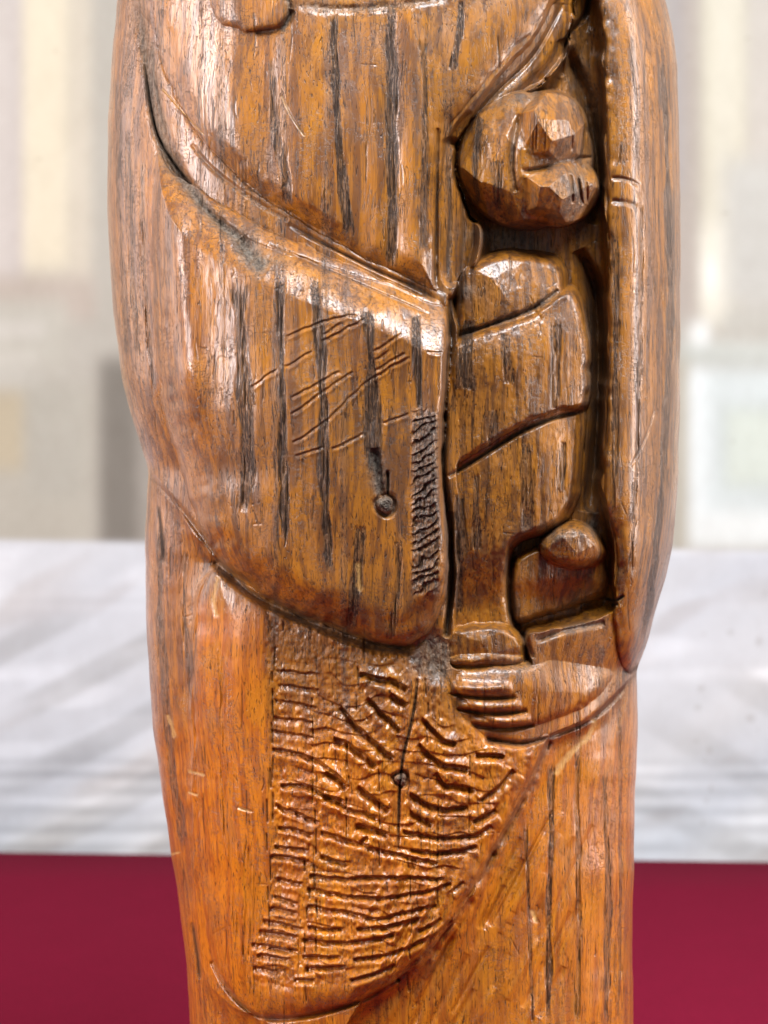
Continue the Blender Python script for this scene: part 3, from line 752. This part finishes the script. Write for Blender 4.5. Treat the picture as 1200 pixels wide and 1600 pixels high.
put(bx_(33, 108, -400, 425, 7, 25), lin(223, 213, 192))
put(bx_(110, 142, -400, 440, 8, 25), lin(208, 199, 184))
put(bx_(24, 34, -400, 440, 5), lin(196, 187, 186))
put(bx_(-400, 150, 432, 500, 10), lin(189, 178, 168))
put(bx_(-400, 105, 470, 580, 14), lin(192, 188, 178))
put(bx_(-400, 70, 509, 521, 10, 5), lin(213, 208, 202))
put(bx_(-400, 60, 556, 566, 10, 5), lin(212, 208, 200))
put(bx_(-400, 66, 590, 598, 10, 5), lin(206, 204, 196))
put(bx_(-400, 150, 605, 850, 14), lin(186, 181, 170))
put(bx_(-400, 38, 612, 735, 8), lin(190, 179, 158))
put(bx_(40, 130, 600, 780, 12), lin(182, 178, 168))
put(bx_(155, 330, 560, 860, 12), lin(138, 133, 126))
put(bx_(215, 330, 560, 860, 12), lin(166, 160, 152))
put(bx_(1040, 1092, -400, 500, 6), lin(183, 174, 166))
put(bx_(1040, 1068, -400, 300, 8), lin(176, 170, 168))
put(bx_(1098, 1165, -400, 480, 7), lin(212, 206, 188))
put(bx_(1168, 1700, -400, 480, 8), lin(202, 196, 188))
put(bx_(1110, 1155, -50, 360, 12), lin(216, 211, 196))
put(bx_(1094, 1140, 350, 505, 9, 30), lin(232, 228, 214))
put(bx_(1098, 1120, 400, 460, 8), lin(242, 240, 230))
put(bx_(1130, 1700, 250, 480, 25), lin(200, 198, 192))
put(bx_(1128, 1700, 488, 520, 8), lin(196, 194, 186))
put(bx_(1078, 1108, 505, 550, 6), lin(236, 238, 236))
put(bx_(1060, 1700, 540, 566, 5), lin(196, 200, 194))
put(bx_(1110, 1700, 536, 545, 5), lin(216, 220, 215))
put(bx_(1052, 1074, 560, 860, 5), lin(186, 180, 166))
put(bx_(1076, 1110, 575, 855, 5), lin(228, 234, 234))
put(bx_(1104, 1700, 575, 855, 8), lin(212, 219, 218))
for fx0, fx1 in ((1126, 1240), (1280, 1420)):
    put(bx_(fx0, fx1, 630, 768, 3) * (1 - bx_(fx0 + 9, fx1 - 9, 641, 757, 3)), lin(198, 205, 202))
    put(bx_(fx0 + 9, fx1 - 9, 641, 757, 3), lin(211, 218, 209))
put(bx_(1076, 1700, 800, 855, 6), lin(228, 232, 230))
def blur2(A, n):
    k = np.hanning(2 * n + 3)[1:-1]; k /= k.sum()
    for ax in (0, 1):
        pad = [(0, 0)] * 3; pad[ax] = (n, n); Q = np.pad(A, pad, mode='edge'); R = 0
        for q in range(2 * n + 1):
            R = R + k[q] * (Q[q:q + A.shape[0]] if ax == 0 else Q[:, q:q + A.shape[1]])
        A = R
    return A
I = blur2(I, 6)
I = np.clip(.46 + (I - .46) * 1.12, 0, 1) * np.array([1.0, .985, .95])
# floor of the print
fy = 846 + (PX - 100) * .014
floor = ss(fy - 8, fy + 7, PY)
GF = .93
fd = fbm(PX + 1.6 * PY, PY, 150, 120, 300, 3); fd2 = vn(PX + 1.3 * PY, PY, 90, 300, 305)
fcol = GF * lin(224, 225, 227)[None, None] * (1 + (.11 * fd + .07 * fd2)[..., None]) * (1 + np.array([.02, 0, -.03]) * fd2[..., None])
warm = ss(.15, .5, fbm(PX + 1.2*PY, PY, 120, 90, 310, 2))[..., None]
fcol = fcol * (1 - .15 * warm * np.array([.8, 1, 1.15]))
ql = PY + .52 * PX + 12 * vn(PX, PY, 230, 190, 312); qr = PY - .55 * PX + 12 * vn(PX, PY, 230, 190, 314)
dl = ss(-.1, .8, np.sin(ql / 17.5)) * ss(-.5, .3, vn(PX, PY, 200, 110, 316)) * ss(700, 500, PX)
dr = ss(-.1, .8, np.sin(qr / 21)) * ss(-.4, .4, vn(PX, PY, 220, 130, 318)) * ss(500, 700, PX)
dd = (.20 * dl + .13 * dr) * ss(855, 890, PY)
fcol = fcol * (1 - dd[..., None] * np.array([.95, 1.0, 1.08]))
fcol *= 1 + (.16 * ss(.1, .6, vn(PX + 1.5 * PY, PY, 150, 40, 325)))[..., None]
fcol *= (1 - .10 * ss(1100, 1190, PY) * ss(700, 0, PX))[..., None]
sl_amp = ss(1170, 1215, PY)
pitch = 19 + (PY - 1180) * .03
slat = np.sin(2 * np.pi * (PY + 2*vn(PX, PY, 120, 60, 330)) / pitch) * (.35 + .65*ss(-.6, .3, vn(PX, PY, 75, 26, 320)))
fcol *= (1 + (.15 * slat * sl_amp)[..., None])
for yy, a in ((863, .10), (877, .10), (930, .08), (946, .07), (1048, .09), (1060, .07), (1236, .12), (1255, .10), (1300, .06)):
    fcol *= (1 + (a * np.exp(-((PY - yy - 4*vn(PX, PY, 200, 1000, 340 + yy)) / 7) ** 2) * ss(-.4, .4, vn(PX, PY, 130, 1000, 350 + yy)))[..., None])
put(floor, 0); I += fcol * floor[..., None]
# specks on the cloth
rs = np.random.RandomState(17)
spk = [(1141,988,5,4),(1099,990,3,2),(1185,1002,5,7),(1095,1075,6,4),(1090,1105,6,4),(1172,1122,7,6),(1108,1172,4,6),(1087,1157,4,3),(1100,1190,3,3),(1110,1232,3,5),(1103,1250,3,4),(1098,1286,3,4),(87,80,3,3),(62,250,7,1.5),(137,680,3,2),(1145,690,3,2),(1133,333,5,2),(1168,60,4,2)]
for k in range(26): spk.append((rs.uniform(-200, 1400), rs.uniform(0, 1300), rs.uniform(2, 4), rs.uniform(1, 3)))
for a, b_, c_, d_ in spk:
    m = .28 * np.exp(-(((PX-a)/c_)**2 + ((PY-b_)/d_)**2) ** 1.5); put(m, lin(130, 112, 88))
I *= (1 + .035 * fbm(PX, PY, 60, 80, 360, 3))[..., None]
GAIN = .72
I = np.clip(I * GAIN, 0, .95)
vb = np.stack([BX, np.full_like(BX, YB) + .0015 * vn(BX * 1000, BZ * 1000, 260, 400, 370), BZ], -1).reshape(-1, 3).astype(np.float32)
ii = np.arange(nxb * nzb).reshape(nzb, nxb)
qq = np.stack([ii[:-1, :-1], ii[:-1, 1:], ii[1:, 1:], ii[1:, :-1]], -1).reshape(-1, 4)
pm_, nt, P = new_mat("printed_fabric"); g = N(nt)
at = g.n('ShaderNodeAttribute', attribute_name='print'); tc = g.n('ShaderNodeTexCoord')
n1 = g.noise(tc.outputs['Object'], 1, 3, .7, (900, 900, 900)); n2 = g.noise(tc.outputs['Object'], 1, 3, .6, (90, 90, 60))
c = g.mix(1.0, at.outputs['Color'], g.mix(g.rng(n1, .25, .75), (.95, .95, .95), (1, 1, 1)), 'MULTIPLY')
c = g.mix(1.0, c, g.mix(g.rng(n2, .3, .7), (.955, .95, .945), (1, 1, 1)), 'MULTIPLY')
g.l(c, P.inputs['Base Color']); P.inputs['Roughness'].default_value = .9; P.inputs['Specular IOR Level'].default_value = .15
bd = build("photo_backdrop", vb, qq, None, pm_, None, {'print': np.concatenate([I, np.ones(I.shape[:2] + (1,))], -1).reshape(-1, 4).astype(np.float32)})
sol = bd.modifiers.new("thickness", 'SOLIDIFY'); sol.thickness = .0015; sol.offset = 1
bd['label'] = "pale printed fabric backdrop showing a blurred panelled room and slatted floor"
bd['category'] = "backdrop"
